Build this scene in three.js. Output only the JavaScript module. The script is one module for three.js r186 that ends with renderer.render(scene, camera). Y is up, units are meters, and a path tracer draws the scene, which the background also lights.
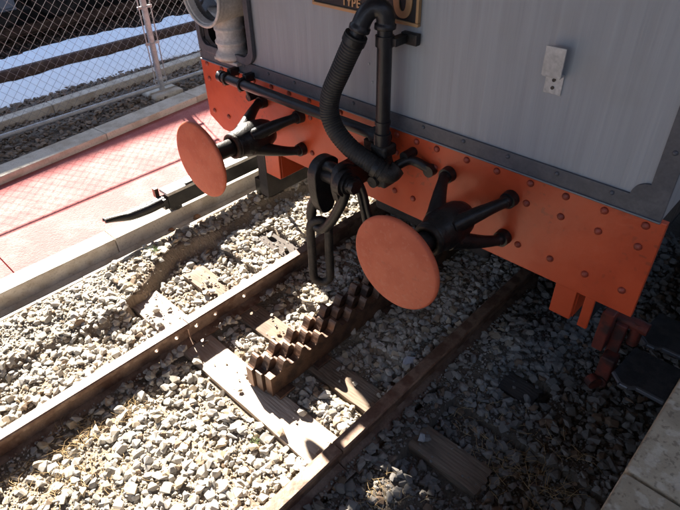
import * as THREE from 'three';
import { mergeGeometries, mergeVertices, toCreasedNormals } from 'three/addons/utils/BufferGeometryUtils.js';
import { RoundedBoxGeometry } from 'three/addons/geometries/RoundedBoxGeometry.js';
import { ConvexGeometry } from 'three/addons/geometries/ConvexGeometry.js';
import { FontLoader } from 'three/addons/loaders/FontLoader.js';
import { TextGeometry } from 'three/addons/geometries/TextGeometry.js';

// ---------------------------------------------------------------- camera, sky, sun, exposure
const scene = new THREE.Scene();
const camera = new THREE.PerspectiveCamera(48.72, 4 / 3, 0.05, 600);
camera.position.set(1.5798, 2.1008, 1.8069);
camera.rotation.set(-0.6528, 0.7784, -0.0287, 'YXZ');
const renderer = new THREE.WebGLRenderer({ antialias: true });
renderer.toneMapping = THREE.LinearToneMapping;
renderer.toneMappingExposure = 6.6;
renderer.shadowMap.enabled = true;
const SKY = 0.92, SHADE_ROOF_X = -5.28, SHADE_ROOF_R = 3.1;
const SUN = new THREE.Vector3(-1, 0.76, -0.285).normalize();
{                                                                  // a clear winter sky: pale at the horizon, brighter round the sun
  const w = 256, h = 128, d = new Float32Array(w * h * 4);
  for (let j = 0; j < h; j++) for (let i = 0; i < w; i++) {
    const e = ((j + .5) / h - .5) * Math.PI, a = ((i + .5) / w - .5) * 2 * Math.PI, dir = new THREE.Vector3(Math.cos(a) * Math.cos(e), Math.sin(e), Math.sin(a) * Math.cos(e));
    const t = Math.pow(1 - Math.max(0, dir.y), 3.2), g = Math.max(0, dir.dot(SUN)), glow = .55 * Math.pow(g, 6) + 1.2 * Math.pow(g, 60), k = (j * w + i) * 4;
    const c = dir.y > -.02 ? [.080 + .15 * t, .125 + .15 * t, .220 + .13 * t].map(v => SKY * (v * (1 + .5 * g) + .25 * glow)) : [.06, .055, .05];
    d[k] = c[0]; d[k + 1] = c[1]; d[k + 2] = c[2]; d[k + 3] = 1;
  }
  const t = new THREE.DataTexture(d, w, h, THREE.RGBAFormat, THREE.FloatType);
  t.mapping = THREE.EquirectangularReflectionMapping; t.magFilter = THREE.LinearFilter; t.needsUpdate = true;
  scene.background = t; scene.environment = t;
}
const sun = new THREE.DirectionalLight(0xfff5e8, 5);
sun.name = 'sun'; sun.position.copy(SUN).multiplyScalar(30); sun.castShadow = true;
sun.shadow.camera.left = -12; sun.shadow.camera.right = 12; sun.shadow.camera.top = 12; sun.shadow.camera.bottom = -12;
sun.shadow.camera.far = 80; sun.shadow.mapSize.set(4096, 4096); sun.shadow.radius = 1.4;
scene.add(sun, sun.target);

// ---------------------------------------------------------------- helpers
let seed = 12345;
const rnd = () => { seed = (seed * 1664525 + 1013904223) >>> 0; return seed / 4294967296; };
const rr = (a, b) => a + (b - a) * rnd();
const V = (x, y, z) => new THREE.Vector3(x, y, z);
const hash = (x, y) => { let h = (x * 374761393 + y * 668265263) | 0; h = Math.imul(h ^ (h >>> 13), 1274126177); return ((h ^ (h >>> 16)) >>> 0) / 4294967296; };
const sm = t => t * t * (3 - 2 * t);
function vn(x, y, p, py = p) {                                             // value noise, periodic when p is given
  const xi = Math.floor(x), yi = Math.floor(y), fx = sm(x - xi), fy = sm(y - yi);
  const w = (i, j) => p ? hash(((i % p) + p) % p, ((j % py) + py) % py + 17) : hash(i, j);
  const a = w(xi, yi), b = w(xi + 1, yi), c = w(xi, yi + 1), d = w(xi + 1, yi + 1);
  return a + (b - a) * fx + (c - a) * fy + (a - b - c + d) * fx * fy;
}
function fbm(x, y, o = 4, p = 0) { let s = 0, a = .5, n = 0; for (let i = 0; i < o; i++) { s += a * vn(x, y, p); n += a; x *= 2; y *= 2; p *= 2; a *= .5; } return s / n; }
const clamp = (x, a = 0, b = 1) => Math.min(b, Math.max(a, x));
const mix = (a, b, t) => a + (b - a) * t;
const step2 = (a, b, x) => sm(clamp((x - a) / (b - a)));
function tex(n, rep, fn, srgb) {                                   // fn(u, v) -> [r, g, b] linear 0..1 (or a number); rep = metres per tile
  const d = new Uint8Array(n * n * 4);
  for (let j = 0; j < n; j++) for (let i = 0; i < n; i++) {
    let c = fn(i / n, j / n); if (typeof c === 'number') c = [c, c, c];
    const k = (j * n + i) * 4;
    for (let q = 0; q < 3; q++) { let v = clamp(c[q]); if (srgb) v = v <= .0031308 ? v * 12.92 : 1.055 * Math.pow(v, 1 / 2.4) - .055; d[k + q] = v * 255; }
    d[k + 3] = 255;
  }
  const t = new THREE.DataTexture(d, n, n);
  t.wrapS = t.wrapT = THREE.RepeatWrapping; t.magFilter = THREE.LinearFilter; t.minFilter = THREE.LinearMipmapLinearFilter; t.generateMipmaps = true;
  if (srgb) t.colorSpace = THREE.SRGBColorSpace;
  t.repeat.set(1 / rep, 1 / rep); t.needsUpdate = true; return t;
}
const colTex = (n, rep, fn) => tex(n, rep, fn, true);
function boxUV(g, off = 0, swap = false) {                         // uv in metres by the dominant axis of each face
  g = g.index ? g.toNonIndexed() : g;
  if (!g.attributes.normal) g.computeVertexNormals();
  const p = g.attributes.position, n = p.count, uv = new Float32Array(n * 2), a = V(), b = V(), c = V(), e = V(), f = V();
  for (let i = 0; i < n; i += 3) {
    a.fromBufferAttribute(p, i); b.fromBufferAttribute(p, i + 1); c.fromBufferAttribute(p, i + 2);
    e.subVectors(b, a); f.subVectors(c, a); e.cross(f);
    const X = Math.abs(e.x), Y = Math.abs(e.y), Z = Math.abs(e.z);
    for (let k = 0; k < 3; k++) {
      const v = k === 0 ? a : k === 1 ? b : c; let s, t;
      if (X >= Y && X >= Z) { s = v.z; t = v.y; } else if (Y >= Z) { s = v.x; t = v.z; } else { s = v.x; t = v.y; }
      if (swap) [s, t] = [t, s];
      uv[(i + k) * 2] = s + off; uv[(i + k) * 2 + 1] = t + off * .7;
    }
  }
  g.setAttribute('uv', new THREE.BufferAttribute(uv, 2));
  return g;
}
const names = {};
function numbered(n) { const k = names[n] = (names[n] ?? -1) + 1; return k ? n + '_' + String(k).padStart(3, '0') : n; }
function merge(list) {
  const l = (Array.isArray(list) ? list : [list]).map(g => {
    g = g.index ? g.toNonIndexed() : g; if (!g.attributes.normal) g.computeVertexNormals();
    const o = new THREE.BufferGeometry(); for (const k of ['position', 'normal', 'uv']) if (g.attributes[k]) o.setAttribute(k, g.attributes[k]);
    if (!o.attributes.uv) o.setAttribute('uv', new THREE.BufferAttribute(new Float32Array(o.attributes.position.count * 2), 2));
    return o;
  });
  return l.length > 1 ? mergeGeometries(l) : l[0];
}
function mesh(name, geo, mat, parent = scene, o = {}) {
  const g = o.rawUV ? merge(geo) : boxUV(merge(geo), o.off ?? 0, o.swap);
  const m = new THREE.Mesh(g, mat); m.name = parent === scene ? numbered(name) : name;
  m.castShadow = m.receiveShadow = true; parent.add(m); return m;
}
const tag = (o, label, category, group) => { o.userData.label = label; o.userData.category = category; if (group) o.userData.group = group; return o; };
const struct = o => { o.userData.kind = 'structure'; return o; };
function thing(name, label, category, pos = [0, 0, 0], group) { const g = new THREE.Group(); g.name = numbered(name); g.position.set(...pos); scene.add(g); return tag(g, label, category, group); }
const sub = (name, parent, pos = [0, 0, 0]) => { const g = new THREE.Group(); g.name = name; g.position.set(...pos); parent.add(g); return g; };
const T = (g, x, y, z) => g.translate(x, y, z);
const bx = (x0, x1, y0, y1, z0, z1) => new THREE.BoxGeometry(x1 - x0, y1 - y0, z1 - z0).translate((x0 + x1) / 2, (y0 + y1) / 2, (z0 + z1) / 2);
const rb = (x0, x1, y0, y1, z0, z1, r = .004, s = 2) => new RoundedBoxGeometry(x1 - x0, y1 - y0, z1 - z0, s, r).translate((x0 + x1) / 2, (y0 + y1) / 2, (z0 + z1) / 2);
function cyl(a, b, r0, r1 = r0, n = 20) {
  const d = V().subVectors(b, a), L = d.length();
  return new THREE.CylinderGeometry(r1, r0, L, n).translate(0, L / 2, 0).applyQuaternion(new THREE.Quaternion().setFromUnitVectors(V(0, 1, 0), d.normalize())).translate(a.x, a.y, a.z);
}
const latheZ = (pts, n = 48) => new THREE.LatheGeometry(pts.map(p => new THREE.Vector2(p[0], p[1])), n).rotateX(Math.PI / 2);   // [radius, z]
function sweep(points, rfn, n = 60, m = 12, closed = false) {      // tube of varying radius along a smooth curve
  const c = new THREE.CatmullRomCurve3(points, closed, 'centripetal'), f = c.computeFrenetFrames(n, closed), pos = [], idx = [];
  for (let i = 0; i <= n; i++) {
    const P = c.getPointAt(i / n), k = Math.min(i, f.normals.length - 1), r = rfn(i / n);
    for (let j = 0; j < m; j++) { const a = j / m * Math.PI * 2; pos.push(P.x + r * (Math.cos(a) * f.normals[k].x + Math.sin(a) * f.binormals[k].x), P.y + r * (Math.cos(a) * f.normals[k].y + Math.sin(a) * f.binormals[k].y), P.z + r * (Math.cos(a) * f.normals[k].z + Math.sin(a) * f.binormals[k].z)); }
  }
  for (let i = 0; i < n; i++) for (let j = 0; j < m; j++) { const a = i * m + j, b = i * m + (j + 1) % m; idx.push(a, b, a + m, b, b + m, a + m); }
  if (!closed) for (const [e, s] of [[0, 1], [n, -1]]) { const P = c.getPointAt(e / n); pos.push(P.x, P.y, P.z); const q = pos.length / 3 - 1; for (let j = 0; j < m; j++) { const a = e * m + j, b = e * m + (j + 1) % m; s > 0 ? idx.push(q, b, a) : idx.push(q, a, b); } }
  const g = new THREE.BufferGeometry(); g.setAttribute('position', new THREE.Float32BufferAttribute(pos, 3)); g.setIndex(idx); g.computeVertexNormals(); return g;
}
const shapeOf = pts => new THREE.Shape(pts.map(p => new THREE.Vector2(p[0], p[1])));
const extr = (shape, depth, bevel = 0) => new THREE.ExtrudeGeometry(shape, { depth, bevelEnabled: bevel > 0, bevelSize: bevel, bevelThickness: bevel, bevelSegments: 2, curveSegments: 20 });
function rrect(shape, x0, x1, y0, y1, r) {
  shape.moveTo(x0 + r, y0); shape.lineTo(x1 - r, y0); shape.absarc(x1 - r, y0 + r, r, -Math.PI / 2, 0); shape.lineTo(x1, y1 - r); shape.absarc(x1 - r, y1 - r, r, 0, Math.PI / 2);
  shape.lineTo(x0 + r, y1); shape.absarc(x0 + r, y1 - r, r, Math.PI / 2, Math.PI); shape.lineTo(x0, y0 + r); shape.absarc(x0 + r, y0 + r, r, Math.PI, Math.PI * 1.5); return shape;
}
const alongZ = g => g.rotateY(Math.PI / 2);                        // an outline drawn in (-z, y) and extruded along x

// ---------------------------------------------------------------- materials
const std = (c, rough, extra = {}) => new THREE.MeshStandardMaterial({ color: new THREE.Color().setRGB(...c), roughness: rough, ...extra });
const W = [1, 1, 1];
const lerp3 = (a, b, t) => [mix(a[0], b[0], t), mix(a[1], b[1], t), mix(a[2], b[2], t)];
function mottled(n, rep, a, b, freq, extra) {                      // two tones through layered noise with speckle
  return colTex(n, rep, (u, v) => { const k = fbm(u * freq, v * freq, 5, freq), s = fbm(u * freq * 8 + 3, v * freq * 8, 2, freq * 8); let c = lerp3(a, b, step2(.3, .7, k)); const q = .8 + .4 * s; c = c.map(x => x * q); return extra ? extra(c, u, v) : c; });
}
const fineBump = tex(512, .25, (u, v) => fbm(u * 32, v * 32, 4, 32));
const coarseBump = tex(512, .5, (u, v) => fbm(u * 16, v * 16, 6, 16));
// vertical grain of the painted boards
const streak = (u, v) => .5 * vn(u * 48, v * 2, 48, 2) + .3 * vn(u * 120, v * 3, 120, 3) + .2 * vn(u * 240, v * 6, 240, 6);
const streakTex = tex(1024, .8, streak);
const streakCol = colTex(1024, .8, (u, v) => { const s = streak(u, v), d = fbm(u * 6, v * 6, 4, 6); return [.31, .332, .358].map((x, i) => x * (.84 + .24 * s) * (1 - [.03, .04, .06][i] * step2(.5, .75, d))); });
const M = {
  white: std(W, .5, { map: streakCol, bumpMap: streakTex, bumpScale: .0022 }),
  grey: std(W, .5, { map: mottled(256, .5, [.062, .066, .08], [.085, .088, .102], 8), bumpMap: fineBump, bumpScale: .0006 }),
  red: std(W, .34, { map: colTex(512, 1.1, (u, v) => { const k = fbm(u * 6, v * 6, 5, 6), s = fbm(u * 60, v * 60, 2, 60); let c = lerp3([.52, .076, .025], [.45, .06, .019], step2(.35, .65, k)); c = lerp3(c, [.16, .04, .02], .5 * step2(.66, .78, s) * step2(.45, .7, k)); return c; }), bumpMap: coarseBump, bumpScale: .0012 }),
  rivet: std(W, .5, { map: mottled(128, .2, [.30, .045, .022], [.2, .035, .02], 8) }),
  redDirty: std(W, .7, { map: mottled(256, .4, [.14, .022, .011], [.04, .015, .011], 8), bumpMap: coarseBump, bumpScale: .002 }),
  disc: std(W, .62, { map: colTex(512, .45, (u, v) => { const k = fbm(u * 5, v * 5, 5, 5), s = fbm(u * 40, v * 40, 3, 40); let c = lerp3([.52, .115, .052], [.46, .088, .036], step2(.35, .65, k)); c = lerp3(c, [.54, .18, .11], .3 * step2(.6, .72, s)); return lerp3(c, [.25, .06, .03], .2 * step2(.74, .8, fbm(u * 24 + 5, v * 24, 3, 24))); }), bumpMap: fineBump, bumpScale: .0008 }),
  iron: std(W, .42, { map: mottled(256, .4, [.007, .007, .008], [.017, .016, .016], 8), metalness: .15, bumpMap: fineBump, bumpScale: .0012 }),
  ironDirty: std(W, .6, { map: mottled(256, .4, [.010, .0095, .009], [.038, .030, .023], 8), metalness: .1, bumpMap: fineBump, bumpScale: .002 }),
  pipe: std(W, .4, { map: mottled(256, .4, [.009, .0095, .012], [.017, .017, .02], 8), bumpMap: fineBump, bumpScale: .0006 }),
  rubber: std(W, .62, { map: mottled(256, .3, [.010, .010, .0105], [.022, .021, .020], 8), bumpMap: fineBump, bumpScale: .0015 }),
  lamp: std(W, .5, { map: mottled(256, .4, [.42, .41, .39], [.5, .49, .47], 6), bumpMap: fineBump, bumpScale: .0008 }),
  lens: new THREE.MeshPhysicalMaterial({ color: 0xffffff, roughness: .05, transmission: 1, thickness: 0, ior: 1.5 }),
  reflector: std([.35, .36, .38], .25, { metalness: .9 }),
  dark: std([.008, .008, .009], .85),
  under: std(W, .8, { map: mottled(256, .7, [.014, .013, .012], [.035, .03, .026], 8), bumpMap: coarseBump, bumpScale: .004 }),
  brass: std([.42, .27, .14], .45, { metalness: .55 }),
  plateBlack: std([.012, .012, .013], .45),
  rail: std(W, .46, { map: mottled(512, .5, [.14, .08, .055], [.26, .18, .13], 10), metalness: .3, bumpMap: coarseBump, bumpScale: .0015 }),
  rack: std(W, .46, { map: mottled(512, .4, [.17, .10, .064], [.08, .052, .04], 8), metalness: .45, bumpMap: coarseBump, bumpScale: .0025 }),
  concrete: std(W, .9, { map: colTex(512, .8, (u, v) => { const k = fbm(u * 8, v * 8, 5, 8), s = fbm(u * 90, v * 90, 2, 90); let c = lerp3([.62, .57, .49], [.47, .41, .33], step2(.35, .7, k)); return lerp3(c, [.22, .18, .14], .3 * step2(.62, .78, s)); }), bumpMap: coarseBump, bumpScale: .004 }),
  walk: std(W, .92, { map: colTex(1024, 1.3, (u, v) => { const k = fbm(u * 9, v * 9, 5, 9), s = fbm(u * 130, v * 130, 2, 130), w = fbm(u * 20 + 4, v * 14, 4, 2) ; let c = lerp3([.35, .10, .098], [.40, .145, .138], step2(.35, .7, k)); c = lerp3(c, [.30, .075, .07], .6 * step2(.56, .75, s)); return c; }), bumpMap: fineBump, bumpScale: .004 }),
  cope: std(W, .92, { map: colTex(1024, .6, (u, v) => { const k = fbm(u * 6, v * 6, 5, 6), s = fbm(u * 60, v * 60, 3, 60), q = fbm(u * 16 + 9, v * 16, 4, 16); let c = lerp3([.40, .335, .235], [.31, .255, .175], step2(.35, .68, k)); c = lerp3(c, [.15, .115, .08], .6 * step2(.58, .75, s)); c = lerp3(c, [.56, .50, .40], .5 * step2(.6, .72, q)); return c; }), bumpMap: coarseBump, bumpScale: .009 }),
  galv: std(W, .5, { map: mottled(256, .4, [.40, .40, .41], [.50, .50, .50], 8), metalness: .1 }),
  stepTop: std(W, .55, { map: mottled(256, .3, [.045, .05, .06], [.075, .08, .09], 8), metalness: .3 }),
  snow: std([.95, .955, .965], .8, { bumpMap: coarseBump, bumpScale: .012 }),
  steelBlue: std([.15, .165, .19], .4, { metalness: .5 }),
  straw: std([.42, .30, .15], .9, { side: THREE.DoubleSide }),
  weed: std([.10, .16, .05], .8, { side: THREE.DoubleSide }),
  paintWhite: std(W, .6, { map: mottled(256, .5, [.62, .60, .55], [.42, .40, .36], 8) }),
};
function woodMat(a, b, ph) {
  const g = (u, v) => { const x = u * 5 + .6 * fbm(u * 4 + ph, v * 4, 3, 4); return .55 * fbm(v * 40 + ph, u * 4, 4, 4) + .45 * fbm(v * 110, u * 8 + x * 0, 3, 2); };
  return std(W, .85, {
    map: colTex(512, .9, (u, v) => { const k = g(u, v), m = fbm(u * 7 + ph, v * 7, 4, 7); let c = lerp3(a, b, step2(.3, .7, k)); return lerp3(c, a.map(x => x * .45), .7 * step2(.58, .75, m)); }),
    bumpMap: tex(512, .9, g), bumpScale: .01,
  });
}
M.wood = [woodMat([.46, .38, .31], [.33, .26, .20], 1.3), woodMat([.21, .155, .11], [.14, .10, .07], 7.1), woodMat([.07, .055, .045], [.045, .036, .03], 3.7)];  // same wood in three tones, the last darkened for the sleeper in shade

// ---------------------------------------------------------------- the setting: ground
const RX = .5660, BASE = -.135;                                    // rail centre, underside of the rail
const sleepers = [[.725, .915], [.388, .54], [-.155, -.02], [-.72, -.57], [-1.3, -1.14], [1.34, 1.5], [1.92, 2.08]];
const onSleeper = (z, x) => sleepers.some((s, i) => z > s[0] - .015 && z < s[1] + .015 && (i > 4 ? false : i === 0 ? x < .56 : i === 1 ? x < .56 || x > .73 : i === 2 ? x < -.6 || x > .85 : false));
const bankX = z => -1.27 + .03 * Math.sin(z * 7 + 1) + .22 * step2(.35, 1.0, z) + .05 * (fbm(z * 6, 2.2, 3) - .5);   // rim of the low bank by the gutter
function gY(x, z) {                                                // surface of the ballast bed under the loose stones
  const n = fbm(x * 3.1 + 9, z * 3.1 + 4, 3) - .5, f = fbm(x * 14, z * 14, 3) - .5;
  let y = -.165 + .05 * n + .018 * f;
  if (x < -.62) y += .028 * step2(-.86, -1.1, x) * step2(.8, 1.1, z) + .080 * step2(bankX(z) + .07, bankX(z), x) * mix(1, .68, step2(.8, 1.1, z));
  if (x > -.52 && x < -.2) y += .04 * step2(-.22, -.5, x) * step2(.9, 1.1, z);
  if (x > .62) y -= .015;
  const inRail = Math.abs(Math.abs(x) - RX) < .1; if (inRail) y = Math.min(y, -.15);
  if (onSleeper(z, x) && x > -1.05 && x < 1.08) y = Math.min(y, -.168);
  else y = Math.max(y, z > 1.2 || (x > .66 && z > .68) || (x > .64 && x < .73) || z < .2 ? -.126 + .02 * n : -9);
  return y;
}
const dark = (x, z) => step2(.42, .85, x + .45 * (fbm(x * 3, z * 3, 3) - .5));   // darker ballast towards the platform side
function sheet(x0, x1, z0, z1, nx, nz, fy, fc) {
  const pos = [], col = [], uv = [], idx = [];
  for (let j = 0; j <= nz; j++) for (let i = 0; i <= nx; i++) { const x = mix(x0, x1, i / nx), z = mix(z0, z1, j / nz); pos.push(x, fy(x, z), z); uv.push(x, z); if (fc) col.push(...fc(x, z)); }
  for (let j = 0; j < nz; j++) for (let i = 0; i < nx; i++) { const a = j * (nx + 1) + i, b = a + 1, c = a + nx + 1; idx.push(a, c, b, b, c, c + 1); }
  const g = new THREE.BufferGeometry(); g.setAttribute('position', new THREE.Float32BufferAttribute(pos, 3)); g.setAttribute('uv', new THREE.Float32BufferAttribute(uv, 2));
  if (fc) g.setAttribute('color', new THREE.Float32BufferAttribute(col, 3)); g.setIndex(idx); g.computeVertexNormals(); return g;
}
const gritBump = tex(512, .3, (u, v) => Math.pow(fbm(u * 28, v * 28, 4, 28), 1.3));
const gritMul = colTex(512, .3, (u, v) => { const s = fbm(u * 40, v * 40, 3, 40); return [.55 + .45 * s, .55 + .45 * s, .55 + .45 * s].map(x => x * 1.15); });
function ground(name, g, extra = {}) { const m = new THREE.Mesh(g, std(W, .95, { map: gritMul, bumpMap: gritBump, bumpScale: .008, ...extra })); m.name = name; m.receiveShadow = m.castShadow = true; scene.add(m); return struct(m); }
ground('ground', sheet(-200, 200, -200, 200, 2, 2, () => -.55), { color: new THREE.Color().setRGB(.2, .18, .15) });
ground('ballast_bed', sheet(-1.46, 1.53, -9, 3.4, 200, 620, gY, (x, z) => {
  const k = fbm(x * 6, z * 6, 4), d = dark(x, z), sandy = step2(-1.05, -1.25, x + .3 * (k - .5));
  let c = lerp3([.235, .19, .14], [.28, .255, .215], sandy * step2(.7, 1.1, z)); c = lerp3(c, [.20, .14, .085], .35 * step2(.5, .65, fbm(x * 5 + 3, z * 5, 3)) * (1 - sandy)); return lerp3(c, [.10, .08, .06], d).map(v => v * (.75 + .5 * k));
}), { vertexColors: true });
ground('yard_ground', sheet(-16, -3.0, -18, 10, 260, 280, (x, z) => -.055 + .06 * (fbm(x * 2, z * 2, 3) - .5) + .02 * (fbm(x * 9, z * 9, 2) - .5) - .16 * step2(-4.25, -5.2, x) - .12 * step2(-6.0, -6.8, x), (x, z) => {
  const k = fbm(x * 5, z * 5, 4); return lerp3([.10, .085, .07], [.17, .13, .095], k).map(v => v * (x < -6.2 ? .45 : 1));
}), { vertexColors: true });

// loose stones: crushed rock, far too many to count
const stoneGeo = [];
for (let v = 0; v < 12; v++) {
  const pts = [], sx = rr(.8, 1.2), sy = rr(.5, .85), sz = rr(.65, 1.05), n = 11 + (v % 4) * 2;
  for (let i = 0; i < n; i++) { const p = V(rr(-1, 1), rr(-1, 1), rr(-1, 1)).normalize().multiplyScalar(rr(.82, 1)); pts.push(p.multiply(V(sx, sy, sz))); }
  stoneGeo.push(new ConvexGeometry(pts));
}
const stoneBump = tex(256, .06, (u, v) => fbm(u * 12, v * 12, 4, 12));
for (const g of stoneGeo) boxUV(g).computeVertexNormals();
function scatter(name, list) {
  const g = new THREE.Group(); g.name = name; g.userData.kind = 'stuff'; scene.add(g);
  const mat = std(W, .92, { flatShading: true });
  stoneGeo.forEach((geo, v) => {
    const l = list.filter((_, i) => i % stoneGeo.length === v), im = new THREE.InstancedMesh(geo, mat, l.length), m = new THREE.Matrix4(), q = new THREE.Quaternion();
    l.forEach((s, i) => { q.setFromEuler(new THREE.Euler(s.tilt * rr(-1, 1), rr(0, 6.3), s.tilt * rr(-1, 1))); m.compose(V(s.x, s.y, s.z), q, V(s.r, s.r * s.flat, s.r)); im.setMatrixAt(i, m); im.setColorAt(i, new THREE.Color().setRGB(...s.c)); });
    im.name = 'stone'; im.castShadow = im.receiveShadow = true; im.userData.kind = 'stuff'; g.add(im);
  });
  return g;
}
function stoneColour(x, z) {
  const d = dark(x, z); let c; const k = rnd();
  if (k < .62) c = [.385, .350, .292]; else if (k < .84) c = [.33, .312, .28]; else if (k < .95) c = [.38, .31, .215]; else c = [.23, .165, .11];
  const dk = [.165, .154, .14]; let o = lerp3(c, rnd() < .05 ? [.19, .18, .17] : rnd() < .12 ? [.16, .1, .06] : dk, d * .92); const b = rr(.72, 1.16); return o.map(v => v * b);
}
const stones = [];
function tryStone(x, z, r, lift) {
  if (x > -1.43 && x < 1.5) {
    const a = Math.abs(Math.abs(x) - RX); if (a < .035 + r * .8) return;
    const os = onSleeper(z, x) && x > -1.05 && x < 1.07; if (os && rnd() > (x < -.62 ? .10 : .035)) return;
    if (Math.abs(x) < .1 + r && z < .84) { if (rnd() > .25) return; }
    const bk = x - bankX(z); if (bk > -.01 && bk < .085 && z < .95 && rnd() > .12) return;
    let y = os ? -.133 + r * .45 : gY(x, z) + r * lift; if (a < .075 + r) y = Math.max(y, -.115 + r * .4);
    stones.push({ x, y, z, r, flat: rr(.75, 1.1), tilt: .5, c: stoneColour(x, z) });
  }
}
for (let i = 0; i < 46000; i++) {                                  // coarse stones
  const x = rr(-1.42, 1.5), z = rr(-1.9, 2.5);
  let p = .62 + .6 * fbm(x * 4 + 1, z * 4 + 8, 3);
  if (x < -1.1) p *= .5 + .5 * step2(.9, .2, z);
  if (z > 1.25 && x > -.55 && x < .1) p *= .5 + .5 * step2(1.7, 1.25, z);
  if (x > .62) p *= .72;
  if (rnd() < p * .72) tryStone(x, z, .009 + .025 * Math.pow(rnd(), 1.7), rr(.05, .6));
}
for (let i = 0; i < 36000; i++) tryStone(rr(-1.42, 1.5), rr(-1.2, 2.4), rr(.003, .009), .5);   // grit
scatter('ballast', stones);
const far = [];
for (let i = 0; i < 9000; i++) { const x = rr(-5.0, -3.22), z = rr(-3.4, 1.3), r = .008 + .03 * Math.pow(rnd(), 2); const b = rr(.7, 1.3); far.push({ x, z, r, y: -.055 + .06 * (fbm(x * 2, z * 2, 3) - .5) + .02 * (fbm(x * 9, z * 9, 2) - .5) - .16 * step2(-4.25, -5.2, x) + r * .3, flat: rr(.7, 1), tilt: .5, c: lerp3([.15, .13, .115], [.22, .16, .11], rnd()).map(v => v * b) }); }
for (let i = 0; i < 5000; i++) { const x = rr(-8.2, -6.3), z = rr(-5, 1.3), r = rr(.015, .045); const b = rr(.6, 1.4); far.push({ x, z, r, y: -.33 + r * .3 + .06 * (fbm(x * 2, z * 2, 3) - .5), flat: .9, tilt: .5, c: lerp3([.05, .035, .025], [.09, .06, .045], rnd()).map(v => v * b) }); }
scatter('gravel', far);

// ---------------------------------------------------------------- the setting: walkway, kerbs, platform
const kx = z => -2.955 + .1 * z;                                 // inner edge of the far kerb
function slab(z0, z1) { const s = new THREE.Shape([[-1.695, z0], [-1.695, z1], [kx(z1), z1], [kx(z0), z0]].map(p => new THREE.Vector2(p[0], -p[1]))); return extr(s, .12).rotateX(-Math.PI / 2).translate(0, -.125, 0); }
const walk = struct(sub('walkway', scene));
for (const [a, b] of [[-12, 1.285], [1.293, 6]]) mesh('paving', slab(a, b), M.walk, walk);
const kerb = struct(sub('kerb', scene));
for (let z = -11.3, i = 0; z < 5; z += 1.2, i++) mesh('kerb_stone', rb(-1.692, -1.552, -.3, 0, z + .002, z + 1.198, .006), M.concrete, kerb, { off: i * .37 });
const gutter = struct(sub('gutter', scene));
mesh('gutter_floor', bx(-1.551, -1.455, -.3, -.108, -12, 5), M.concrete, gutter, { off: .2 });
for (let z = -11.6, i = 0; z < 5; z += .6, i++) mesh('gutter_lip', rb(-1.454, -1.428, -.3, -.082 + .004 * hash(i, 3), z + .0015, z + .5985, .004), M.concrete, gutter, { off: i * .31 });
const farKerb = struct(sub('far_kerb', scene, [-2.955, 0, 0])); farKerb.rotation.y = Math.atan(.1);
for (let z = -12; z < 5; z += 1) mesh('kerb_stone', rb(-.2, 0, -.3, .055, z + .002, z + .998, .008), M.concrete, farKerb, { off: z * .21 });
const PY = .70;
const plat = struct(sub('platform', scene));
mesh('platform_wall', bx(1.545, 1.8, -.6, PY - .16, -12, 8), M.cope, plat);
mesh('platform_deck', bx(2.43, 9, -.6, PY - .012, -12, 8), M.cope, plat);
for (let z = -11.33, i = 0; z < 7; z += 1.0, i++) {
  const g = new RoundedBoxGeometry(.9, .16, .992, 6, .010), p = g.attributes.position;
  for (let k = 0; k < p.count; k++) { const X = p.getX(k), Z = p.getZ(k), Y = p.getY(k); if (X < -.4) p.setX(k, X + .006 * (fbm(Z * 9 + i * 5, Y * 20, 3) - .5)); }
  mesh('coping_stone', g.translate(1.523 + .45, PY - .08, z + .51), M.cope, plat, { off: i * .43 });
}
// concrete curb beyond the fence
const strip = struct(sub('yard_kerb', scene, [-4.02, 0, 0])); strip.rotation.y = Math.atan(.053);
for (let z = -8; z < 4; z += 2) mesh('kerb_stone', rb(-.13, 0, -.25, .025, z + .002, z + 1.998, .012), M.concrete, strip, { off: z * .3 });

// snow lying beyond the fence, in two banks either side of the siding rail
function snowBank(name, x0, x1, z0, z1, cut) {
  const m = new THREE.Mesh(sheet(x0, x1, z0, z1, 70, 240, (x, z) => -.10 + .05 * (fbm(x * 1.6, z * 1.6, 3) - .5) + .02 * (fbm(x * 7, z * 7, 3) - .5) - .3 * cut(x, z)), M.snow); m.name = name; m.castShadow = m.receiveShadow = true; scene.add(m); return struct(m);
}
const ragged = (x, z) => .35 * (fbm(x * 3, z * 2.2, 4) - .5) + .2 * (fbm(x * 11, z * 11, 3) - .5);
snowBank('snow', -5.44, -4.1, -14, 5, (x, z) => step2(-4.72, -4.42, x + ragged(x, z)) + step2(-5.405, -5.43, x));
snowBank('snow_strip', -6.9, -5.56, -14, 5, (x, z) => step2(-6.28, -6.6, x + ragged(x, z)) + step2(-5.60, -5.565, x + .3 * ragged(x, z)));

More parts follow.
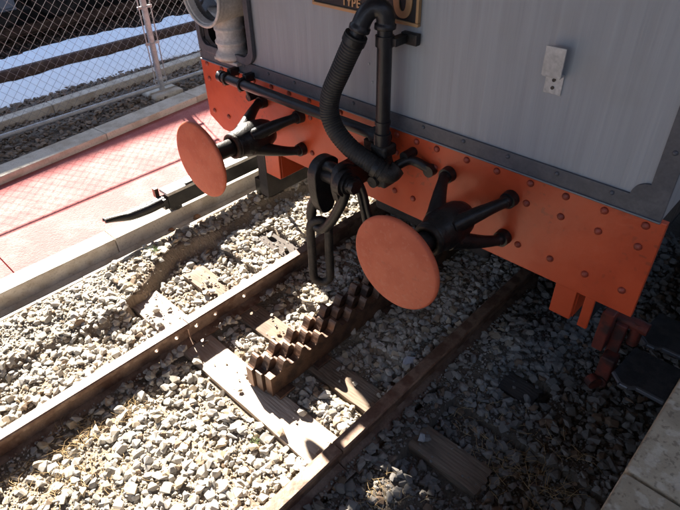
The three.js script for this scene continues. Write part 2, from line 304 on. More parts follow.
// ---------------------------------------------------------------- track: sleepers, rails, rack
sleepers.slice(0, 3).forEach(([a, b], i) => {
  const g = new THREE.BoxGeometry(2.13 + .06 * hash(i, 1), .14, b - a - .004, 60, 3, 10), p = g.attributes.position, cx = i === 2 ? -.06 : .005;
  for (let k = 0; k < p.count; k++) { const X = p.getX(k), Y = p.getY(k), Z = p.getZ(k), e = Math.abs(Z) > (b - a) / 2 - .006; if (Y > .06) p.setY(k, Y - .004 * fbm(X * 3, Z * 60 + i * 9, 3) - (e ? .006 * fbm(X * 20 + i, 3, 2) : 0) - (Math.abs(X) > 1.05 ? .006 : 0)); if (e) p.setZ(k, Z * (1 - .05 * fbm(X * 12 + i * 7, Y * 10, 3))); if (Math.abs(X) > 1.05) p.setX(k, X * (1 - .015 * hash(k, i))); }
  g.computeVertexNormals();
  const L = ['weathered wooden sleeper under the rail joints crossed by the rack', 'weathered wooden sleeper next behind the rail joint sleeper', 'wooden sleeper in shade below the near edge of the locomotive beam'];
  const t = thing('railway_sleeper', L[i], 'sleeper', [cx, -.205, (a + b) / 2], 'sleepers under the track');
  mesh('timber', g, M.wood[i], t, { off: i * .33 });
  for (const s of [-1, 1]) for (const [dx, dz] of [[-.085, .03], [.085, -.03]]) mesh('rail_spike', [rb(-.014, .014, .055, .085, -.012, .012, .003), bx(-.02, .02, .078, .086, -.014, .014)], M.rail, t).position.set(s * RX - cx + dx, -.003, dz);
});
// rail profile, centred, top at y = 0
const HW = .0325;
function railHead() { return shapeOf([[-.0245, -.026], [-HW, -.03], [-HW, -.006], [-.0265, 0], [.0265, 0], [HW, -.006], [HW, -.03], [.009, -.037], [-.009, -.037], [-.0245, -.026]].filter((p, i) => i > 0)); }
function railBase() { return shapeOf([[-.058, -.135], [.058, -.135], [.058, -.127], [.009, -.113], [-.009, -.113], [-.058, -.127]]); }
function railLen(z0, z1, holes) {
  const L = z1 - z0, parts = [extr(railHead(), L).translate(0, 0, z0), extr(railBase(), L).translate(0, 0, z0)];
  const s = new THREE.Shape(); s.moveTo(-z1, -.1135); s.lineTo(-z0, -.1135); s.lineTo(-z0, -.0365); s.lineTo(-z1, -.0365); s.closePath();
  for (const h of holes) { const q = new THREE.Path(); q.absellipse(-h, -.067, .0125, .0125, 0, Math.PI * 2, true); s.holes.push(q); }
  parts.push(alongZ(extr(s, .014)).translate(-.007, 0, 0)); return parts;
}
const RL = [['brown steel rail left of the rack, near length up to its joint', 'brown steel rail left of the rack, far length running under the locomotive'], ['brown steel rail right of the rack, near length up to its joint', 'brown steel rail right of the rack, far length running under the locomotive']];
[[-RX, 0], [RX, 1]].forEach(([x, k]) => {
  const holes = k ? [] : [1.026, .902, .775, .648, .442];
  [[.832, 3.3], [-9, .826]].forEach(([z0, z1], j) => {
    const m = mesh('rail', railLen(z0, z1, holes.filter(h => h > z0 && h < z1)), M.rail, scene, { off: k * .3 + j * .7 }); m.position.x = x;
    tag(m, RL[k][j], 'rail', 'running rails');
  });
});
// rack: three toothed bars standing side by side
{
  const t = thing('rack_rail', 'rusty toothed rack of three bars standing between the rails', 'rack rail');
  const P = .12, yT = .055, yB = -.125, yR = -.005;
  [-.057, 0, .057].forEach((x, i) => {
    const z1 = .805 - i * .012, pts = [[-z1, yB]]; const ph = i * .036;
    pts.push([-z1, yR]);
    let z = .79 - ph; const out = [];
    for (; z > -8; z -= P) out.push(...[[-.006, 0], [.004, .006], [.012, .021], [.018, .037], [.024, .048], [.031, .055], [.041, .055], [.048, .048], [.054, .037], [.060, .021], [.068, .006], [.078, 0]].map(q => [-z + q[0], yR + q[1] * (1 - .05 * hash(Math.round(z * 100), i))]));
    for (const q of out) if (q[0] > -z1 + .002) pts.push(q);
    const last = pts[pts.length - 1][0]; pts.push([last + .02, yR], [last + .02, yB]);
    mesh('rack_bar', alongZ(extr(shapeOf(pts), .043, .002)).translate(x - .0215, 0, 0), M.rack, t, { off: i * .3 });
  });
  for (const z of [.72, .46, -.09, -.64]) mesh('rack_chair', [rb(-.12, .12, -.134, -.118, z - .05, z + .05), rb(-.045, -.018, -.118, -.03, z - .03, z + .03), rb(.018, .045, -.118, -.03, z - .03, z + .03)], M.rack, t);
}
// siding rails beyond the fence
const sidingMat = std(W, .8, { map: mottled(256, .5, [.07, .04, .03], [.12, .075, .05], 8), bumpMap: coarseBump, bumpScale: .002 });
for (const [x, y, l] of [[-5.5, -.005, 'rusty siding rail lying between the two strips of snow'], [-7.72, -.12, 'rusty siding rail in dark ballast under the flat wagon']]) {
  const m = mesh('rail', railLen(-14, 6, []), sidingMat); m.position.set(x, y, 0); tag(m, l, 'rail');
}

// ---------------------------------------------------------------- the locomotive
const loco = thing('locomotive', 'white and red electric rack locomotive with two round red buffers', 'locomotive');
const BW = 1.288, B0 = .636, B1 = 1.043;
// body: front wall with a lamp niche, sides, roof
{
  const s = shapeOf([[-1.268, 1.047], [1.268, 1.047], [1.268, 3.1], [-1.268, 3.1]]); s.holes.push(rrect(new THREE.Path(), -1.215, -.79, 1.142, 1.78, .055));
  for (const x of [-.62, .62]) s.holes.push(rrect(new THREE.Path(), x - .32, x + .32, 2.15, 2.85, .04));
  const body = mesh('body_front', extr(s, .03).translate(0, 0, -.03), M.white, loco);
  const shell = [bx(-1.268, -1.238, 1.047, 3.1, -9, -.031), bx(1.238, 1.268, 1.047, 3.1, -9, -.031), bx(-1.238, 1.238, 1.047, 3.1, -9, -8.97), bx(-1.238, 1.238, 1.047, 1.077, -8.96, -.5)];
  mesh('body_side', shell, M.white, loco);
  const rf = shapeOf([[-1.34, 3.102], [1.34, 3.102], [1.3, 3.2], [.8, 3.36], [0, 3.42], [-.8, 3.36], [-1.3, 3.2]]); mesh('roof', extr(rf, 9.15).translate(0, 0, -9.08), M.grey, loco);
  for (const x of [-.62, .62]) { const w = mesh('front_window', [bx(x - .345, x + .345, 2.125, 2.149, -.02, .012), bx(x - .345, x + .345, 2.851, 2.875, -.02, .012), bx(x - .345, x - .321, 2.15, 2.85, -.02, .012), bx(x + .321, x + .345, 2.15, 2.85, -.02, .012)], M.grey, loco); mesh('pane', bx(x - .32, x + .32, 2.15, 2.85, -.018, -.012), M.lens, w); }
  // grey border strap with concave corner notches
  const o = shapeOf([[-1.27, 1.045], [1.27, 1.045], [1.27, 3.1], [-1.27, 3.1]]), h = new THREE.Path(), r = .052, x0 = -1.208, x1 = 1.208, y0 = 1.113, y1 = 3.04;
  h.moveTo(x0 + r, y0); h.lineTo(x1 - r, y0); h.absarc(x1, y0, r, Math.PI, Math.PI / 2, true); h.lineTo(x1, y1 - r); h.absarc(x1, y1, r, -Math.PI / 2, -Math.PI, true); h.lineTo(x0 + r, y1); h.absarc(x0, y1, r, 0, -Math.PI / 2, true); h.lineTo(x0, y0 + r); h.absarc(x0, y0, r, Math.PI / 2, 0, true);
  o.holes.push(h);
  const strap = mesh('border_strap', extr(o, .006, .0015).translate(0, 0, .0025), M.grey, loco);
  mesh('drip_ledge', rb(-1.272, 1.272, 1.0445, 1.053, .002, .016, .003), M.steelBlue, strap);
  const rg = new THREE.SphereGeometry(.009, 10, 5, 0, 6.284, 0, Math.PI / 2).rotateX(Math.PI / 2);
  for (let x = -1.256 + .196 * 0; x < 1.27; x += .1965) mesh('rivet', rg.clone(), M.grey, strap).position.set(x - .002, 1.096, .0095);
  for (let y = 1.29; y < 2.1; y += .196) for (const x of [-1.24, 1.24]) mesh('rivet', rg.clone(), M.grey, strap).position.set(x, y, .0095);
  for (const [x, y] of [[.005, 1.29], [.025, 1.215], [.09, 1.215]]) mesh('screw', rg.clone().scale(.6, .6, .5), M.galv, body).position.set(x, y, .0005);
  // niche and its rim
  const nm = [bx(-1.23, -.775, 1.09, 1.1395, -.42, -.032), bx(-1.236, -1.217, 1.14, 1.79, -.42, -.032), bx(-.788, -.77, 1.14, 1.79, -.42, -.032), bx(-1.23, -.775, 1.782, 1.81, -.42, -.032), bx(-1.23, -.775, 1.09, 1.81, -.44, -.421)];
  const niche = mesh('lamp_niche', nm, M.dark, loco);
  const ro = rrect(new THREE.Shape(), -1.238, -.762, 1.112, 1.805, .075); ro.holes.push(rrect(new THREE.Path(), -1.212, -.793, 1.145, 1.777, .055));
  mesh('rim', extr(ro, .016, .003).translate(0, 0, .0095), M.grey, niche);
}
// buffer beam with its rivets
{
  const s = shapeOf([[-BW, .70], [-1.17, B0 + .002], [BW, B0], [BW, B1], [-BW, B1]]);
  const beam = mesh('buffer_beam', extr(s, .02, .0025).translate(0, 0, -.0225), M.red, loco);
  const rg = new THREE.SphereGeometry(.0145, 14, 7, 0, 6.284, 0, Math.PI / 2).rotateX(Math.PI / 2).scale(1, 1, .72);
  const put = (x, y) => mesh('rivet', rg.clone(), M.rivet, beam, { off: x }).position.set(x, y, 0.0003);
  for (const sx of [-1, 1]) for (const x of [1.231, 1.092, .951, .811, .668, .53, .383, .278, .171]) for (const y of [1.016, .929, .732]) {
    if (y === .929 && (x === .668 || x === .53)) continue; if (y === .732 && (x === .668 || x === .53)) continue;
    put(sx * x, y + (sx < 0 ? .008 : 0));
  }
  const un = mesh('underframe', [bx(-1.2, 1.2, .70, 1.03, -9, -.03), bx(-1.06, -.98, .16, .7, -8.5, -.14), bx(.98, 1.06, .16, .7, -8.5, -.42), rb(-.42, .42, .12, .69, -2.6, -.55, .03), bx(-.97, .97, .3, .69, -.95, -.9)], M.under, loco);  // low side plates and middle box added to block light under the locomotive
  // carrying plates below the beam
  for (const sx of [-1, 1]) {
    const b = mesh('beam_bracket', sx < 0 ? [rb(-.815, -.69, .455, .66, -.035, -.018), rb(-.70, -.69, .455, .66, -.32, -.036), bx(-.8, -.70, .455, .465, -.3, -.036)] : [rb(.985, 1.075, .455, .66, -.055, -.038), rb(1.11, 1.15, .45, .66, -.05, -.035), rb(1.07, 1.08, .46, .66, -.34, -.056)], M.red, loco, { off: sx });
  }
  for (const z of [-1.7, -4.4, -7.1]) for (const sx of [-1, 1]) { const w = mesh('wheel', latheZ([[.02, -.06], [.4, -.06], [.47, -.06], [.49, .0], [.44, .02], [.44, .075], [.37, .075], [.35, .03], [.1, .03], [.1, .08], [.02, .08]], 40).rotateY(sx > 0 ? Math.PI / 2 : -Math.PI / 2), M.under, loco); w.position.set(sx * .56, .442, z); }
  for (const z of [-1.7, -4.4, -7.1]) mesh('axle', cyl(V(-.98, .442, z), V(.98, .442, z), .07), M.under, loco);
  // black journal block and rod on the left
  mesh('sand_box', [rb(-1.42, -1.29, -.09, .055, -.52, -.36, .006), cyl(V(-1.34, .05, -.43), V(-1.17, .72, -.30), .014), rb(-1.375, -1.31, .05, .085, -.47, -.41, .005)], M.iron, loco);
  // red brake rigging and step brackets at the right
  const br = mesh('brake_rigging', [rb(1.16, 1.21, .26, .47, -.22, -.16, .008), rb(1.215, 1.275, .08, .25, -.22, -.15, .008), cyl(V(1.2, .40, -.26), V(1.33, .40, -.26), .028), cyl(V(1.29, .3, -.26), V(1.29, .42, -.26), .025), rb(1.21, 1.26, .2, .40, -.24, -.21, .006), cyl(V(1.21, .11, -.14), V(1.24, .11, -.12), .032)], M.redDirty, loco);
  mesh('pivot_ring', new THREE.TorusGeometry(.022, .006, 8, 24).translate(1.25, .11, -.147), M.redDirty, br);
  for (const [i, z] of [[0, -.12], [1, -.42]]) {
    const sh = shapeOf([[1.285, -z + .02], [1.33, -z - .02], [1.36, -z - .02], [1.385, -z + .0], [1.50, -z + .0], [1.50, -z + .22], [1.3, -z + .22]]);
    const fs = mesh('foot_step', extr(sh, .012, .002).rotateX(-Math.PI / 2).translate(0, .2, 0), M.stepTop, loco);
    mesh('step_edge', [rb(1.388, 1.50, .196, .216, z - .006, z + .008, .004), cyl(V(1.362, .206, z + .02), V(1.388, .206, z + .001), .009), cyl(V(1.33, .206, z + .02), V(1.362, .206, z + .02), .009), cyl(V(1.287, .206, z - .02), V(1.33, .206, z + .02), .009)], M.steelBlue, fs);
  }
}
// buffers
function buffer(x) {
  const y = .835, b = sub('buffer', loco, [x, y, 0]);
  mesh('buffer_housing', latheZ([[.03, .10], [.06, .10], [.074, .13], [.083, .18], [.086, .23], [.083, .26], [.074, .285], [.070, .30], [.070, .325], [.064, .33], [.05, .33], [.045, .2]]), M.iron, b);
  mesh('plunger', latheZ([[.0, .20], [.042, .20], [.042, .49], [.046, .505], [.07, .515], [.0, .515]]), M.iron, b);
  mesh('collar', latheZ([[.046, .30], [.062, .30], [.067, .332], [.064, .348], [.046, .348], [.046, .30]]), M.ironDirty, b);
  mesh('buffer_head', latheZ([[0, .512], [.10, .512], [.178, .517], [.188, .522], [.191, .529], [.189, .536], [.180, .5415], [.12, .5465], [.06, .549], [0, .55]], 96), M.disc, b, { off: x });
  for (const sx of [-1, 1]) for (const sy of [-1, 1]) {
    const lx = sx * .145, ly = sy * .092;
    const leg = mesh('leg', [sweep([V(lx * 1.0, ly, .018), V(lx * .97, ly * .98, .045), V(lx * .80, ly * .86, .10), V(lx * .58, ly * .66, .16), V(lx * .36, ly * .44, .22), V(lx * .28, ly * .36, .25)], t => t < .12 ? .026 : mix(.0225, .036, sm(clamp(t * 1.15 - .1))), 30, 12), cyl(V(lx, ly, .001), V(lx, ly, .034), .035, .033, 24)], M.iron, b);
    mesh('bolt', [cyl(V(lx, ly, .034), V(lx, ly, .055), .021, .021, 6), cyl(V(lx, ly, .053), V(lx, ly, .068), .011)], M.iron, b);
  }
  return b;
}
buffer(-.598); buffer(.602);
// headlamp standing in the niche
{
  const b = sub('headlamp', loco, [-.985, 1.452, 0]);
  mesh('lamp_barrel', [latheZ([[.02, -.14], [.11, -.135], [.14, -.11], [.147, -.07], [.147, .10], [.152, .104], [.152, .13], [.139, .134], [.135, .125], [.128, .06], [.1, .01], [.0, -.02]], 64)], M.lamp, b);
  mesh('reflector', latheZ([[.133, .10], [.12, .05], [.09, .005], [.045, -.008], [0, -.012]].reverse(), 48), std([.05, .05, .055], .35, { metalness: .6 }), b);
  mesh('lens', latheZ([[0, .112], [.07, .108], [.1335, .1]], 48), M.lens, b);
  const rg = mesh('lamp_rim', new THREE.TorusGeometry(.1505, .0085, 14, 72).translate(0, 0, .136), M.lamp, b);
  mesh('lamp_post', new THREE.LatheGeometry([[.0, -.345], [.092, -.345], [.095, -.325], [.088, -.31], [.078, -.30], [.078, -.27], [.086, -.262], [.087, -.25], [.078, -.24], [.078, -.20], [.084, -.192], [.084, -.18], [.076, -.172], [.08, -.12], [.1, -.09], [0, -.09]].map(p => new THREE.Vector2(...p)), 40).translate(0, 0, -.015), M.lamp, b);
  mesh('lamp_foot', [rb(-.10, .10, -.362, -.343, -.14, .045, .006)], M.lamp, b);
}
// number plate
{
  const b = sub('number_plate', loco, [-.023, 1.487, .0]);
  mesh('plate', rb(-.281, .281, .002, .26, .001, .014, .004), M.plateBlack, b);
  mesh('plate_border', [rb(-.285, .285, -.002, .012, .001, .021, .003), rb(-.285, .285, .25, .264, .001, .021, .003), rb(-.285, -.272, .0125, .2495, .001, .021, .003), rb(.272, .285, .0125, .2495, .001, .021, .003)], M.brass, b);
  const font = await new FontLoader().loadAsync('fonts/droid/droid_sans_bold.typeface.json');
  [...'TYPE'].forEach((ch, i) => mesh('letter', new TextGeometry(ch, { font, size: .036, depth: .005, curveSegments: 6 }).translate(-.108 + i * .0262 - .002, .022, .0135), M.brass, b));
  mesh('letter', new TextGeometry('0', { font, size: .15, depth: .005, curveSegments: 14 }).scale(.9, 1, 1).translate(.155, .022, .0135), M.brass, b);
}
// folded bracket plate high on the right of the front
{
  const b = sub('lamp_bracket', loco, [.82, 1.40, 0]);
  const tb = mesh('tab', rb(-.031, .031, -.034, .036, .001, .006, .002), M.lamp, b);
  mesh('flag_plate', [rb(-.034, .034, .034, .128, .034, .040, .002), rb(-.031, .031, .030, .036, .002, .038, .002)], M.lamp, b);
  for (const y of [.014, -.012]) mesh('screw', cyl(V(0, y, .006), V(0, y, .010), .006, .006, 10), M.iron, b);
}
// air pipes, hose and dummy coupling
{
  const p = sub('brake_pipe', loco);
  const vp = mesh('vertical_pipe', [cyl(V(.17, 1.0, .1), V(.17, 1.50, .1), .030), cyl(V(.17, 1.42, .1), V(.17, 1.46, .1), .037), cyl(V(.17, 1.01, .1), V(.17, 1.06, .1), .037), cyl(V(.17, 1.10, .1), V(.17, 1.115, .1), .034)], M.pipe, p);
  mesh('pipe_clamp', [rb(.19, .268, 1.418, 1.462, .004, .03, .004), rb(.19, .225, 1.424, 1.456, .03, .1, .004)], M.iron, p);
  mesh('elbow', sweep([V(.17, 1.485, .1), V(.17, 1.525, .1), V(.16, 1.549, .105), V(.135, 1.556, .12), V(.113, 1.538, .14), V(.10, 1.50, .158), V(.094, 1.478, .162)], t => .036 + (t < .08 || t > .9 ? .006 : 0), 40, 18), M.pipe, p);
  mesh('nipple', cyl(V(.094, 1.485, .162), V(.078, 1.435, .172), .031), M.pipe, p);
  const HP = [[.085, 1.462, .167], [.07, 1.425, .174], [.046, 1.376, .18], [.015, 1.308, .19], [-.030, 1.210, .2], [-.043, 1.130, .2], [-.016, 1.060, .2], [.065, .99, .19], [.150, .948, .172], [.222, .912, .152]].map(a => V(...a));
  const hose = mesh('rubber_hose', sweep(HP, t => (t < .035 ? .046 : .039 + .0045 * Math.pow(Math.abs(Math.sin(t * 58 * Math.PI)), .7) * (1 - .45 * t)), 420, 22), M.rubber, p);
  for (const t of [.03, .955]) { const c = new THREE.CatmullRomCurve3(HP, false, 'centripetal'), a = c.getPointAt(t), d = c.getTangentAt(t).multiplyScalar(.012); mesh('hose_clip', [cyl(a.clone().sub(d), a.clone().add(d), .0475, .0475, 24)], M.iron, p); }
  mesh('hose_coupling', [sweep([V(.215, .916, .155), V(.236, .905, .145), V(.252, .906, .13), V(.262, .925, .10)], t => .046 - .012 * t, 18, 16), rb(.205, .255, .848, .90, .10, .18, .012), cyl(V(.2, .872, .16), V(.2, .872, .2), .025)], M.ironDirty, p);
  mesh('hose_holder', [sweep([V(.25, .93, .10), V(.285, .95, .05), V(.34, .93, .022), V(.375, .915, .012)], t => .021, 18, 10), cyl(V(.37, .917, .0), V(.37, .917, .035), .026), cyl(V(.265, .965, .0), V(.265, .965, .07), .022)], M.iron, p);
  const hp = mesh('horizontal_pipe', [cyl(V(-.99, 1.03, .085), V(.19, 1.03, .085), .026), cyl(V(-.995, 1.03, .085), V(-.965, 1.03, .085), .031), cyl(V(.11, 1.03, .087), V(.15, 1.03, .09), .036)], M.pipe, p);
  for (const x of [-.93, -.80]) mesh('pipe_clamp', [new THREE.TorusGeometry(.029, .008, 8, 24).rotateY(Math.PI / 2).translate(x, 1.03, .085), rb(x - .016, x + .016, 1.035, 1.075, .008, .07, .004)], M.iron, p);
  mesh('drain_cock', [cyl(V(-.78, 1.01, .075), V(-.78, .955, .06), .013), cyl(V(-.78, .958, .02), V(-.78, .958, .075), .02, .02, 8)], M.iron, p);
  mesh('pipe_tee', [rb(.125, .215, .955, 1.01, .05, .135, .014), cyl(V(.17, .96, .09), V(.17, .90, .07), .034), rb(.06, .14, .95, 1.0, .03, .10, .008)], M.ironDirty, p);
}
// draw gear: jaw, pin, shackle and a hanging chain link
{
  const d = sub('draw_gear', loco, [.022, 0, 0]);
  const cheek = (x0, x1, w, yb) => { const sh = new THREE.Shape(); sh.moveTo(-.185, .90); sh.quadraticCurveTo(-.215, .935, -.262, .93); sh.quadraticCurveTo(-.262 - w, .92, -.262 - w, .855); sh.quadraticCurveTo(-.262 - w, yb + .05, -.285, yb); sh.quadraticCurveTo(-.255, yb - .022, -.225, yb); sh.quadraticCurveTo(-.185, yb + .08, -.185, .90); sh.closePath(); return alongZ(extr(sh, x1 - x0, .006)).translate(x0, 0, 0); };
  mesh('jaw_plate', cheek(-.085, -.045, .062, .67), M.iron, d); mesh('jaw_plate', cheek(.035, .06, .04, .77), M.iron, d);
  mesh('draw_bar', [rb(-.045, .035, .76, .885, -.02, .235, .014), rb(-.09, .08, .73, .90, .0, .03, .008)], M.iron, d);
  mesh('jaw_pin', [cyl(V(-.11, .862, .262), V(.12, .862, .262), .036, .036, 28), cyl(V(.058, .862, .262), V(.092, .862, .262), .062, .062, 32), cyl(V(.092, .862, .262), V(.105, .862, .262), .048, .048, 28), cyl(V(.105, .862, .262), V(.145, .862, .262), .038, .036, 6)], M.iron, d);
  const rod = (pts, r, n = 80) => sweep(pts.map(a => V(...a)), () => r * 1.25, n, 12, true);
  mesh('shackle', rod([[-.098, .73, .275], [-.125, .66, .28], [-.128, .60, .285], [-.10, .562, .285], [-.06, .565, .28], [-.01, .62, .275], [.04, .71, .27], [.078, .80, .268], [.08, .86, .265], [.04, .90, .262], [-.04, .90, .262], [-.09, .83, .268]], .02), M.iron, d);
  const lk = [], hw = .043, hh = .150; for (let i = 0; i < 24; i++) { const a = i / 24 * Math.PI * 2, cx = Math.cos(a) * hw, cy = Math.sin(a) * hw + (Math.sin(a) > 0 ? hh : -hh) * Math.min(1, Math.abs(Math.sin(a)) * 4); lk.push([-.088 + cx * .74, .405 + cy, .275 - cx * .67]); }
  mesh('chain_link', rod(lk, .0175, 140), M.ironDirty, d);
  mesh('side_link', rod([[.075, .85, .21], [.10, .80, .20], [.115, .70, .185], [.13, .60, .17], [.15, .585, .165], [.158, .61, .17], [.142, .72, .185], [.125, .82, .2], [.10, .865, .21]], .011), M.iron, d);
}

// ---------------------------------------------------------------- conductor rail on the kerb
{
  const t = thing('conductor_rail', 'black conductor rail with pale wooden cover and curved ramp end on the kerb', 'conductor rail');
  const K = V(-1.575, 0, 0);
  mesh('contact_rail', [alongZ(extr(shapeOf([[-.33, .065], [9, .065], [9, .135], [-.33, .135]]), .065, .003)).translate(K.x, 0, 0)], M.iron, t);
  const RP = [[-1.625, .104, .70], [-1.620, .088, .62], [-1.603, .078, .545], [-1.585, .082, .475], [-1.560, .094, .41], [-1.545, .106, .36], [-1.540, .112, .30]].map(a => V(...a));
  mesh('ramp_end', [sweep(RP, t => mix(.014, .034, sm(clamp(t * 1.6 + .12))), 40, 10), sweep(RP.map(p => p.clone().add(V(-.022, .004, .004))), t => mix(.012, .03, sm(clamp(t * 1.6))), 40, 10)], M.iron, t);
  mesh('wear_strip', sweep(RP.slice(0, 5).map((p, i) => p.clone().add(V(.006, .019 + .0035 * i, 0))), t => .0055 * (1.1 - t), 30, 6), M.galv, t);
  for (let i = 0, z = .30; z > -8; z -= 1.2, i++) mesh('cover_board', rb(-1.605, -1.50, .155, .178, z - 1.196, z, .004), M.paintWhite, t, { off: i * .4 });
  for (const z of [.12, -.42, -1.0]) mesh('cover_bolt', rb(-1.525, -1.502, .178, .192, z - .03, z + .03, .004), M.iron, t);
  mesh('cover_side', bx(-1.506, -1.500, .055, .1545, -9, .30), M.iron, t);
  for (let z = .22; z > -8; z -= 1.6) mesh('insulator', [cyl(V(-1.575, 0, z), V(-1.575, .053, z), .03, .024), rb(-1.66, -1.56, .0, .018, z - .04, z + .04, .004), rb(-1.655, -1.630, .0, .135, z - .03, z + .03, .004)], M.ironDirty, t);
  mesh('end_block', rb(-1.635, -1.60, .12, .185, .305, .335, .004), M.rack, t);
}

// ---------------------------------------------------------------- fence with chain-link mesh
{
  const FX = -3.65, H = 1.12, posts = [-.97 - 6, -.97 - 4, -.97 - 2, -.97, 1.03, 3.03];
  const f = thing('chain_link_fence', 'galvanised chain link fence with pipe rails beyond the red walkway', 'fence');
  for (const z of posts) {
    const p = mesh('post', [cyl(V(FX, -.1, z), V(FX, H + .04, z), .03), new THREE.SphereGeometry(.03, 16, 8).translate(FX, H + .04, z)], M.galv, f);
    for (const s of [-1, 1]) mesh('stretcher_bar', cyl(V(FX + .012, .02, z + s * .062), V(FX + .012, H - .02, z + s * .062), .006, .006, 8), M.galv, p);
    for (const y of [.09, .45, .78, 1.06]) mesh('post_clamp', [new THREE.TorusGeometry(.033, .006, 6, 20).rotateX(Math.PI / 2).translate(FX, y, z), rb(FX - .002, FX + .018, y - .012, y + .012, z - .075, z - .03, .002), rb(FX - .002, FX + .018, y - .012, y + .012, z + .03, z + .075, .002)], M.galv, p);
    mesh('footing', rb(FX - .16, FX + .14, -.2, -.015, z - .17, z + .17, .03), M.concrete, f, { off: z });
  }
  for (const [y, r] of [[.03, .02], [H, .012]]) mesh('pipe_rail', cyl(V(FX, y, posts[0]), V(FX, y, posts.at(-1)), r), M.galv, f);
  const wg = [];
  const y0 = .05, y1 = H - .02, h = y1 - y0, S = .085;
  for (let z = posts[0] - h; z < posts.at(-1); z += S) for (const s of [1, -1]) {
    let a = s > 0 ? [z, y0] : [z, y1], b = s > 0 ? [z + h, y1] : [z + h, y0];
    const lo = posts[0], hi = posts.at(-1); if (b[0] <= lo || a[0] >= hi) continue;
    if (a[0] < lo) { const k = (lo - a[0]) / h; a = [lo, mix(a[1], b[1], k)]; } if (b[0] > hi) { const k = (hi - a[0]) / (b[0] - a[0]); b = [hi, mix(a[1], b[1], k)]; }
    wg.push(cyl(V(FX + .024 + s * .0015, a[1], a[0]), V(FX + .024 + s * .0015, b[1], b[0]), .0013, .0013, 5));
  }
  const w = mesh('chain_link_mesh', wg, std([.27, .27, .28], .55), f); w.userData.kind = 'stuff';
}
// ---------------------------------------------------------------- unseen block added at right to cut sky light on the locomotive front
{
  const t = thing('added_sky_blocker', 'dark block added out of view right of the locomotive to cut sky light', 'building'), tm = std(W, .85, { map: mottled(256, .6, [.06, .045, .035], [.09, .07, .05], 8), bumpMap: coarseBump, bumpScale: .004 });
  mesh('wall', bx(5.2, 9, PY - .01, 4.4, -13, 10), tm, t); mesh('roof', bx(5.0, 9.3, 4.402, 4.6, -13.3, 10.3), tm, t);
  for (let z = -11; z < 9; z += 3) mesh('door', bx(5.17, 5.198, PY, 2.8, z, z + 1.4), M.grey, t);
}
// ---------------------------------------------------------------- unseen building added far left so that its shade reaches the walkway
{
  const t = thing('added_far_building', 'long grey building added unseen far beyond the siding, shading the snow', 'building');
  const bm = std(W, .85, { map: mottled(256, 1, [.22, .21, .2], [.28, .27, .25], 6) });
  mesh('wall', bx(-19, -11, -.5, 6.1, -34, 22), bm, t); mesh('roof', bx(-19.3, -10.98, 6.102, 6.25, -34.3, 22.3), bm, t);
  for (let z = -32; z < 20; z += 3) mesh('window', bx(-11.05, -10.97, 2.2, 3.8, z, z + 1.8), M.dark, t);
}
// ---------------------------------------------------------------- railway car parked beyond the snow
{
  const cx = -8.4, t = thing('flat_wagon', 'dark flat railway wagon with bogies in shadow behind the snow', 'wagon', [cx, -.12, -5]);
  const bm = std(W, .7, { map: mottled(256, 1, [.05, .045, .045], [.09, .08, .075], 8) });
  mesh('wagon_deck', [bx(-1.3, 1.3, 1.0, 1.12, -10, 10)], bm, t);
  mesh('underframe', [bx(-1.15, 1.15, .72, .99, -9.9, 9.9), rb(-1.1, 1.1, .3, .72, -2.5, .2, .03), rb(-1.15, -.5, .35, .72, -6, -4, .03)], M.under, t);
  for (const bz of [-8, 2.2, 5.1]) {
    const b = mesh('bogie', [bx(.93, 1.02, .42, .62, bz - 1.5, bz + 1.5), bx(-1.02, -.93, .42, .62, bz - 1.5, bz + 1.5), bx(-.9, .9, .4, .6, bz - .2, bz + .2)], std(W, .8, { map: mottled(256, .5, [.05, .045, .042], [.1, .085, .075], 8) }), t);
    for (const dz of [-1, 1]) { for (const s of [-1, 1]) { const w = mesh('wheel', latheZ([[.02, -.05], [.4, -.06], [.45, -.06], [.47, 0], [.43, .02], [.43, .075], [.36, .075], [.34, .03], [.1, .04], [.1, .1], [.02, .1]], 36).rotateY(s * Math.PI / 2), M.under, t); w.position.set(s * .56, .43, bz + dz); mesh('axle_box', [rb(s > 0 ? .95 : -1.12, s > 0 ? 1.12 : -.95, .3, .56, bz + dz - .13, bz + dz + .13, .02), rb(s > 0 ? 1.1 : -1.16, s > 0 ? 1.16 : -1.1, .34, .5, bz + dz - .09, bz + dz + .09, .015)], M.steelBlue, b); } }
  }
}
// ---------------------------------------------------------------- unseen roof added over the locomotive to shade the right side
{
  const t = thing('added_shade_roof', 'dark roof on posts added unseen over the locomotive and walkway for its shade', 'roof');
  const tm = std(W, .85, { map: mottled(256, .6, [.10, .09, .08], [.15, .135, .12], 8), bumpMap: coarseBump, bumpScale: .004 });
  mesh('roof_deck', bx(SHADE_ROOF_X, SHADE_ROOF_R, 4.5, 4.62, -13, 10.2), tm, t);
  for (let z = -11; z < 10; z += 3) mesh('beam', bx(SHADE_ROOF_X + .1, SHADE_ROOF_R - .1, 4.25, 4.498, z, z + .14), tm, t);
  for (const [x, z] of [[-5.2, -10.9], [-5.2, -7.9], [-5.2, 10.0], [.9, -10.9], [.9, 10.0]]) mesh('post', bx(x, x + .15, -.3, 4.248, z, z + .15), tm, t);
}
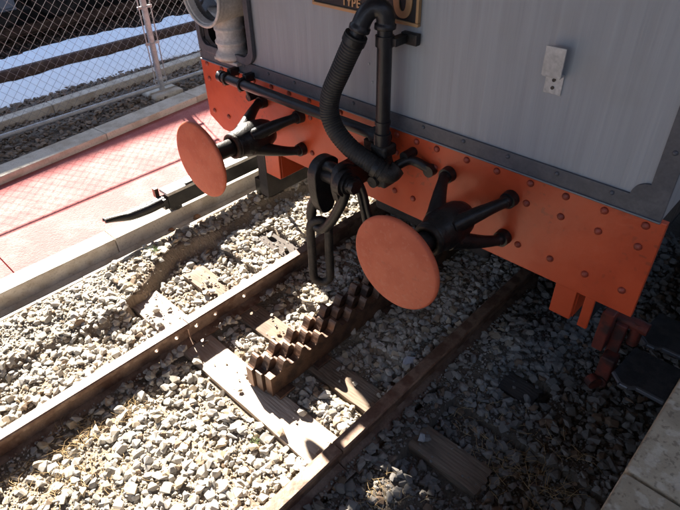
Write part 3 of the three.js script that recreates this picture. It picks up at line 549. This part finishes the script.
// ---------------------------------------------------------------- small things lying about
function rock(name, label, cat, x, y, z, r, c, v, rot = [0, 0, 0], sc = [1, 1, 1]) { const m = mesh(name, stoneGeo[v].clone().scale(r * sc[0], r * sc[1], r * sc[2]).rotateX(rot[0]).rotateY(rot[1]).rotateZ(rot[2]), std(c, .92, { flatShading: true, bumpMap: stoneBump, bumpScale: .002 })); m.position.set(x, y, z); return tag(m, label, cat); }
rock('stone', 'tan rounded stone on brown dirt right of the rail', 'stone', .755, -.148, .745, .034, [.42, .31, .17], 2, [0, .6, 0], [1.1, 1, 1]);
rock('stone', 'pale pointed stone standing upright on the sleeper right of the rail', 'stone', .765, -.105, .49, .032, [.34, .34, .34], 5, [.2, .4, 0], [.75, 1.7, .7]);
rock('stone', 'pale blue-white flake lying in shade beside the right rail', 'stone', .385, -.125, -.225, .045, [.50, .55, .66], 7, [.3, 1.2, .2], [1, .5, .6]);
rock('stone', 'large pale stone in shade against the right rail', 'stone', .448, -.115, .16, .045, [.34, .34, .36], 3, [.3, .4, 0], [1, 1, 1]);
rock('stone', 'largest pale stone in the sunlit gap between rack and right rail', 'stone', .255, -.125, .60, .042, [.42, .40, .36], 9, [.2, .9, 0], [1.2, .9, .9]);
rock('stone', 'rusty brown lump in the gutter nearer the conductor rail tip', 'stone', -1.49, -.088, .34, .03, [.22, .10, .05], 4);
rock('stone', 'rusty brown lump in the gutter nearer the left buffer', 'stone', -1.485, -.085, .13, .032, [.26, .13, .06], 6);
{ const m = mesh('wood_chip', rb(-.045, .045, -.006, .006, -.013, .013, .003), M.wood[1]); m.position.set(.66, -.145, .70); m.rotation.y = .8; tag(m, 'brown wood chip on dirt beside the right rail', 'wood chip'); }
function tuft(name, label, cat, spots, mat, kind) {
  const gs = [];
  for (const [x, z, n, L, sp, up] of spots) for (let i = 0; i < n; i++) {
    const px = x + rr(-sp, sp), pz = z + rr(-sp, sp), y = gY(px, pz) + .012, a = rr(0, 6.3), l = L * rr(.5, 1.2), u = up * rr(.3, 1);
    gs.push(sweep([V(px, y, pz), V(px + Math.cos(a) * l * .5, y + u * l * .7 + .004, pz + Math.sin(a) * l * .5), V(px + Math.cos(a + .3) * l, y + u * l * .6 + .002, pz + Math.sin(a + .3) * l)], t => .0013 * (1.05 - t), 4, 4));
  }
  const m = mesh(name, gs, mat); if (kind) { m.userData.kind = 'stuff'; m.userData.label = label; } else tag(m, label, cat); return m;
}
tuft('dry_grass', 'dry straw and pine needles lying on the gravel', 'straw', [[-.42, 1.55, 90, .09, .09, .35], [-.3, 1.75, 90, .07, .14, .2], [-.1, 1.6, 70, .06, .16, .15], [-.36, 1.3, 40, .07, .06, .3], [1.05, .35, 50, .12, .12, .2], [1.2, .2, 40, .12, .14, .25], [.85, .85, 50, .08, .12, .2], [.9, .2, 40, .08, .15, .2], [1.3, .35, 30, .14, .08, .3]], M.straw, true);
tuft('weed', 'small green weed in gravel beside the gutter', 'weed', [[-1.33, .55, 26, .05, .025, .7]], M.weed);
tuft('weed', 'tiny green weed in bright gravel in front of the rack', 'weed', [[.2, 1.0, 18, .035, .02, .7]], M.weed);
renderer.render(scene, camera);
